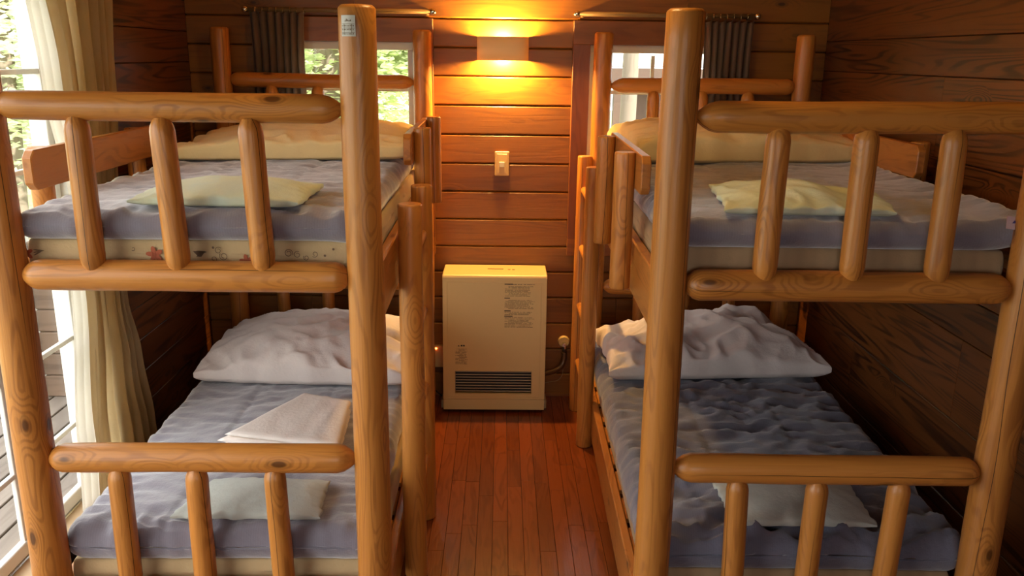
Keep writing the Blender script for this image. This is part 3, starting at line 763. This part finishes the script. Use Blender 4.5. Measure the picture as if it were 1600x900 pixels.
# ------------------------------------------------------------ wall light, switch
wl = empty('wall_lamp', (.001, YB, 1.835), label='half-round beige wall lamp glowing up and down between the windows', cat='lamp')
bm = bmesh.new(); n = 28; hw, dp, hh, th = .127, .088, .056, .003; rings = []
def se(t, a, b, p=3.2): return (math.copysign(abs(math.cos(t))**(2/p), math.cos(t))*a, -abs(math.sin(t))**(2/p)*b)
for (a, b, z) in ((hw, dp, -hh), (hw, dp, hh), (hw-th, dp-th, hh), (hw-th, dp-th, -hh)):
    rings.append([bm.verts.new((a, .014, z))]+[bm.verts.new((*se(PI*k/n, a, b), z)) for k in range(n+1)]+[bm.verts.new((-a, .014, z))])
for i in range(4):
    for k in range(n+2): f = bm.faces.new((rings[i][k], rings[i][k+1], rings[(i+1) % 4][k+1], rings[(i+1) % 4][k])); f.smooth = i in (0, 2)
bmesh.ops.recalc_face_normals(bm, faces=bm.faces)
obj('lamp_shade', bm, 'shade', wl)
obj('backplate', box_bm(.09, .01, .07, .003), 'cream', wl, (0, -.006, 0))
bm = bmesh.new(); bmesh.ops.create_uvsphere(bm, u_segments=16, v_segments=10, radius=.018); obj('bulb', bm, 'bulb', wl, (0, -.046, 0), smooth_=True)
obj('lamp_holder', box_bm(.024, .03, .024, .004), 'cream', wl, (0, -.02, 0))
def pl(z, e):
    l = bpy.data.lights.new('bulb_light', 'POINT'); l.energy = e; l.color = (1.0, .56, .15); l.shadow_soft_size = .022
    o = bpy.data.objects.new('bulb_light', l); COL.objects.link(o); o.parent = wl; o.location = (0, -.048, z)
pl(0.026, 78); pl(-.026, 78)

cl = empty('ceiling_lamp', (.05, 2.35, CZ), label='round warm ceiling lamp above the aisle between the beds', cat='lamp')
bm = bmesh.new(); bmesh.ops.create_cone(bm, cap_ends=True, segments=28, radius1=.10, radius2=.14, depth=.05); obj('lamp_base', bm, 'cream', cl, (0, 0, -.025))
bm = bmesh.new(); bmesh.ops.create_uvsphere(bm, u_segments=24, v_segments=12, radius=.11); bmesh.ops.scale(bm, vec=(1, 1, .5), verts=bm.verts)
M['globe'] = plain('lamp_globe', (.9, .8, .6), .4, emit=(1, .68, .26), es=66)
obj('globe', bm, 'globe', cl, (0, 0, -.075), smooth_=True)
sw = empty('light_switch', (.002, YB, 1.272), label='cream light switch on the back wall below the wall lamp', cat='light switch')
obj('switch_plate', box_bm(.074, .010, .124, .005, 3), 'cream', sw, (0, -.005, 0), smooth_=False)
obj('plate_inset', box_bm(.050, .003, .098, .001), 'cream', sw, (0, -.0115, 0)); obj('switch_rocker', box_bm(.026, .008, .026, .002, 2), 'white', sw, (0, -.014, -.004))

# ------------------------------------------------------------ heater
HX0, HX1, HY, HZ = -.290, .236, 4.09, .742
hc = (HX0+HX1)/2
ht = empty('gas_heater', (hc, HY+.12, 0), label='cream floor-standing gas fan heater with a louvred outlet and instruction label', cat='heater')
def hb(name, x0, x1, y0, y1, z0, z1, m, bev=0, seg=2, parent=None, sm=False):
    o = box(name, x0, x1, y0, y1, z0, z1, m, parent or ht, bev, seg, sm); o.location -= Vector((hc, HY+.12, 0)); return o
# shell: a hull with an opening for the grille
bm = bmesh.new(); gx0, gx1, gz0, gz1 = -.228, .166, .108, .232
def side(x0, x1, z0, z1): addb(bm, x0-hc, x1-hc, -.12, -.10, z0, z1)
prof = [(-.12, .02), (-.12, HZ-.012), (-.117, HZ-.004), (-.109, HZ), (.10, HZ), (.10, .02)]
hull = bmesh.new()
def yz(bm, x, pr): return [bm.verts.new((x, y, z)) for y, z in pr]
w2 = (HX1-HX0)/2
cols = [-w2, -w2+.004, w2-.004, w2]
L_ = [yz(hull, x, [(y if y > 0 else y+(.004 if abs(abs(x)-w2) < .001 else 0), z-(.004 if abs(abs(x)-w2) < .001 and z > .5 else 0)) for y, z in prof]) for x in cols]
for i in range(3):
    for k in range(1, 5): hull.faces.new((L_[i][k], L_[i+1][k], L_[i+1][k+1], L_[i][k+1]))
hull.faces.new(L_[0]); hull.faces.new(L_[-1])
bmesh.ops.recalc_face_normals(hull, faces=hull.faces)
obj('casing', hull, 'cream', ht)
fp = empty('tmp'); bpy.data.objects.remove(fp)
bm = bmesh.new(); f0, f1 = HX0+.001, HX1-.001
for a in ((f0, gx0, .078, HZ-.012), (gx1, f1, .078, HZ-.012), (gx0, gx1, gz1, HZ-.012), (gx0, gx1, .078, gz0)):
    addb(bm, a[0]-hc, a[1]-hc, -.1205, -.105, a[2], a[3])
fpn = obj('front_panel', bm, 'cream', ht)
hb('lower_panel', f0, f1, HY-.0005, HY+.015, .018, .0755, 'cream', .001)
# raised bead framing the front
for a in ((HX0+.022, HX1-.022, HZ-.040, HZ-.036), (HX0+.022, HX0+.0245, .09, HZ-.04), (HX1-.030, HX1-.0275, .09, HZ-.04), (HX0+.022, HX1-.0275, .088, .0905)):
    hb('bead', a[0], a[1], HY-.0025, HY+.002, a[2], a[3], 'cream', .0008, 1)
gr = hb('grille', gx0, gx1, HY+.03, HY+.032, gz0, gz1, 'dark'); 
for k in range(8):
    z = gz0+.010+k*(gz1-gz0-.018)/7
    o = obj('louvre', box_bm(gx1-gx0-.002, .012, .0038, .0005), 'grille', gr); o.location = Vector(((gx0+gx1)/2, HY+.012, z))-Vector(((gx0+gx1)/2, HY+.031, (gz0+gz1)/2)); o.rotation_euler = (-.25, 0, 0)
for a in ((gx0-.004, gx0, gz0-.004, gz1+.004), (gx1, gx1+.004, gz0-.004, gz1+.004), (gx0, gx1, gz1, gz1+.004), (gx0, gx1, gz0-.004, gz0)):
    hb('grille_frame', a[0], a[1], HY-.002, HY+.004, a[2], a[3], 'cream', .001, 1)
hb('top_slot', -.066, .016, HY+.13, HY+.139, HZ, HZ+.0012, 'dark')
for q in (.03, .052): hb('button', q+.008, q+.022, HY+.118, HY+.13, HZ, HZ+.0015, 'brass', .0005, 1)
for q in (HX0-.014, HX1-.006): hb('foot', q, q+.020, HY+.06, HY+.16, 0, .045, 'grille', .002, 1)
hb('plinth', HX0+.03, HX1-.03, HY+.05, HY+.20, 0, .02, 'dark')
# printed labels (flat print)
def label_print(name, x0, z0, z1, w, heads, rows, seed, lab):
    pl_ = hb(name, x0, x0+w, HY-.0012, HY-.0002, z0, z1, 'cream'); pl_['label'] = lab
    b1 = bmesh.new(); b2 = bmesh.new(); rd = random.Random(seed); c = Vector((x0+w/2, 0, (z0+z1)/2))
    for zz_, ww in heads: poly(b2, [(x0-c.x, zz_-.0022-c.z), (x0+ww-c.x, zz_-.0022-c.z), (x0+ww-c.x, zz_+.0024-c.z), (x0-c.x, zz_+.0024-c.z)])
    for r in rows:
        x = x0+(.002 if rd.random() < .7 else .02)
        end = x0+w*(.75+.25*rd.random())
        while x < end:
            g = .0022+rd.random()*.0016
            if rd.random() < .86:
                hz = .0012+rd.random()*.0007
                poly(b1, [(x-c.x, r-hz-c.z), (x+g*.75-c.x, r-hz-c.z), (x+g*.75-c.x, r+hz-c.z), (x-c.x, r+hz-c.z)])
            x += g
    obj('printed_text', b1, 'print', pl_, (0, -.0008, 0)); obj('printed_heading', b2, 'ink', pl_, (0, -.0009, 0))
label_print('instruction_label', .022, .455, .702, .152, [(.698, .042), (.625, .028), (.558, .032), (.530, .042)],
            [.697-.0001]+[.686-.0062*k for k in range(9)]+[.614-.0062*k for k in range(8)]+[.551, .545, .539]+[.522-.0062*k for k in range(9)], 2, 'beige printed instruction label with dark heading bars')
label_print('warning_label', -.228, .262, .378, .064, [(.371, .0)], [.352-.0058*k for k in range(15)], 5, 'small square printed warning label')
# two heading characters of the warning label are a triangle and strokes
bm = bmesh.new(); poly(bm, [(-.018, 0), (-.008, 0), (-.013, .009)]); poly(bm, [(-.003, 0), (.006, 0), (.006, .009), (-.003, .009)]); poly(bm, [(.009, 0), (.018, 0), (.018, .009), (.009, .009)])
obj('label_heading', bm, 'ink', ht, (-.196-hc, -.1223, .366))

# ------------------------------------------------------------ gas tap + hose, outlet
gt = empty('gas_tap', (.346, YB, .318), label='round cream gas tap with chrome valve and brown hose beside the heater', cat='gas tap')
bm = bmesh.new(); bmesh.ops.create_cone(bm, cap_ends=True, segments=28, radius1=.032, radius2=.027, depth=.016); obj('escutcheon', bm, 'cream', gt, (0, -.008, 0), (PI/2, 0, 0))
bm = bmesh.new(); bmesh.ops.create_cone(bm, cap_ends=True, segments=20, radius1=.012, radius2=.011, depth=.035); obj('valve_body', bm, 'chrome', gt, (.002, -.030, -.008), (PI/2, 0, 0))
obj('valve_lever', box_bm(.010, .012, .030, .002), 'chrome', gt, (.006, -.045, -.014))
bm = tube_bm([(.002, -.034, -.018), (.002, -.034, -.056)], [.0115, .010], 14); obj('valve_nut', bm, 'dark', gt)
hp = bez([(.002, -.034, -.05), (.002, -.036, -.085), (-.012, -.045, -.122), (-.050, -.060, -.148), (-.112, -.085, -.155)], 10)
obj('hose', tube_bm(hp, .0155, 14), 'brass', gt)
wp = bez([(.0, -.03, -.15), (-.006, -.03, -.185), (-.03, -.04, -.21), (-.08, -.06, -.213), (-.115, -.08, -.213)], 8)
obj('earth_wire', tube_bm(wp, .0016, 6), 'grille', gt)
ou = empty('power_outlet', (-.325, YB, .245), label='cream wall outlet with a plug and a tiny orange indicator light', cat='outlet')
obj('outlet_box', box_bm(.052, .03, .120, .004, 2), 'cream', ou, (0, -.015, -.012))
bm = bmesh.new(); bmesh.ops.create_uvsphere(bm, u_segments=10, v_segments=6, radius=.005); obj('indicator_light', bm, 'led', ou, (-.016, -.031, .036))
obj('plug', box_bm(.024, .03, .03, .005, 2), 'dark', ou, (-.036, -.04, .075))
obj('cable', tube_bm(bez([(-.036, -.05, .06), (-.05, -.06, -.02), (-.045, -.05, -.13), (-.02, -.04, -.20), (.02, -.03, -.243)], 8), .0035, 8), 'dark', ou)

# ------------------------------------------------------------ outside
tag(obj('ground', box_bm(60, 60, .1, c=(0, 0, 0)), 'ground', None, (0, 8, -.50)), kind='structure')
dk = empty('deck', (-2.5, 3, .0), label='weathered grey deck boards outside the glass door', cat='deck')
for k in range(15):
    obj('deck_board', box_bm(.112, 7.0, .03, .003), 'deck', dk, (.69-k*.122, -.3, .015))
for k in range(5): obj('deck_joist', box_bm(1.75, .07, .1), 'deck', dk, (-.1, -3.2+k*1.55, -.052))
pp = empty('board_screen', (-2.05, 4.20, .03), label='brown board screen with a pale corner post at the edge of the deck', cat='screen')
for k in range(7): obj('board', box_bm(.68, .035, .116, .006), 'parapet', pp, (.0, 0, .06+k*.12))
obj('post', box_bm(.10, .10, .94, .005), 'siding', pp, (-.40, -.01, .47))
def tree(x, y, h, r, cz, cr, n, mt, label, seed, group):
    rd = random.Random(seed)
    t = empty('tree', (x, y, -.45), label=label, cat='tree', group=group)
    lx, ly = rd.uniform(-.4, .4), rd.uniform(-.3, .3)
    log('trunk', (0, 0, 0), (lx, ly, h), r, r*.45, t, 'bark', end0=(0, 1), end1=(.1, .5), seg=12, nrm=14, rough=.06)
    for k in range(3):
        z = h*(.45+.15*k); a = rd.uniform(0, 6.28)
        log('branch', (lx*z/h, ly*z/h, z), (lx*z/h+math.cos(a)*1.1, ly*z/h+math.sin(a)*1.1, z+.9), r*.3, r*.12, t, 'bark', end0=(0, 1), end1=(.05, .4), seg=8, nrm=6)
    bm = bmesh.new()
    for _ in range(n):
        # clustered leaves
        a, b_, c = rd.gauss(0, .5), rd.gauss(0, .5), rd.gauss(0, .5)
        p = Vector((lx+a*cr, ly+b_*cr, cz+c*cr*1.1)); p += Vector((noise.noise(p*1.3), noise.noise(p*1.3+Vector((5, 0, 0))), 0))*.8
        s = rd.uniform(.035, .075); q = Matrix.Rotation(rd.uniform(0, 6.28), 3, 'Z') @ Matrix.Rotation(rd.uniform(-1, 1), 3, 'X')
        vs = [bm.verts.new(p+q @ Vector(v)*s) for v in ((-1, 0, 0), (0, -.55, .1), (1, 0, 0), (0, .55, .1))]; bm.faces.new(vs)
    f = obj('foliage', bm, mt, t); f['kind'] = 'stuff'
GT = 'trees outside the glass door'; GB = 'trees behind the cabin'
for i, (x, y, h, r, lab) in enumerate(((-5.0, 8.6, 7, .13, 'slim tree nearest the deck, outside the glass door'), (-6.7, 11.2, 8, .16, 'pale tree behind the slim one outside the glass door'), (-8.5, 14.6, 9, .2, 'distant tree far beyond the deck'), (-12.4, 13.2, 9, .2, 'broad tree at the far left beyond the deck'), (-9.6, 6.0, 8, .18, 'tree to the side of the deck'))):
    tree(x, y, h, r, 2.3+(i % 3)*.35, 1.15, 8500, 'leaf' if i % 2 else 'leaf2', lab, i, GT)
for i, (x, y, h, r, lab) in enumerate(((-1.75, 8.2, 7, .16, 'trunk seen through the left part of the left window'), (-.9, 12.4, 8, .15, 'thin tree seen through the middle of the left window'), (-4.2, 18.5, 8, .2, 'far tree seen through the left window'), (-1.2, 17.5, 9, .24, 'farthest tree seen through the left window'))):
    tree(x, y, h, r, 2.3+(i % 2)*.3, 1.0, 7000, 'leaf2' if i % 2 else 'leaf', lab, 20+i, GB)
tree(1.10, 7.6, 6, .085, 5.2, .8, 900, 'leaf', 'mossy trunk in front of the white cabin seen through the right window', 33, GB)
cb = empty('cabin', (2.9, 10.6, -.45), label='neighbouring cabin with white siding above brown posts, seen through the right window', cat='cabin')
for k in range(11): obj('siding_board', box_bm(4.2, .05, .19, .012), 'siding', cb, (0, 0, 2.24+k*.2))
obj('wall', box_bm(3.3, .1, 2.0), 'brown_ext', cb, (.44, .3, 1.0)); obj('beam', box_bm(4.2, .12, .20), 'brown_ext', cb, (0, -.02, 2.03))
for x in (-1.48, -.62, .5, 1.6): obj('post', box_bm(.12, .14, 1.93), 'brown_ext', cb, (x, -.02, .965))
obj('roof', box_bm(4.8, 2.0, .12), 'brown_ext', cb, (0, 1.0, 4.6), (.3, 0, 0))
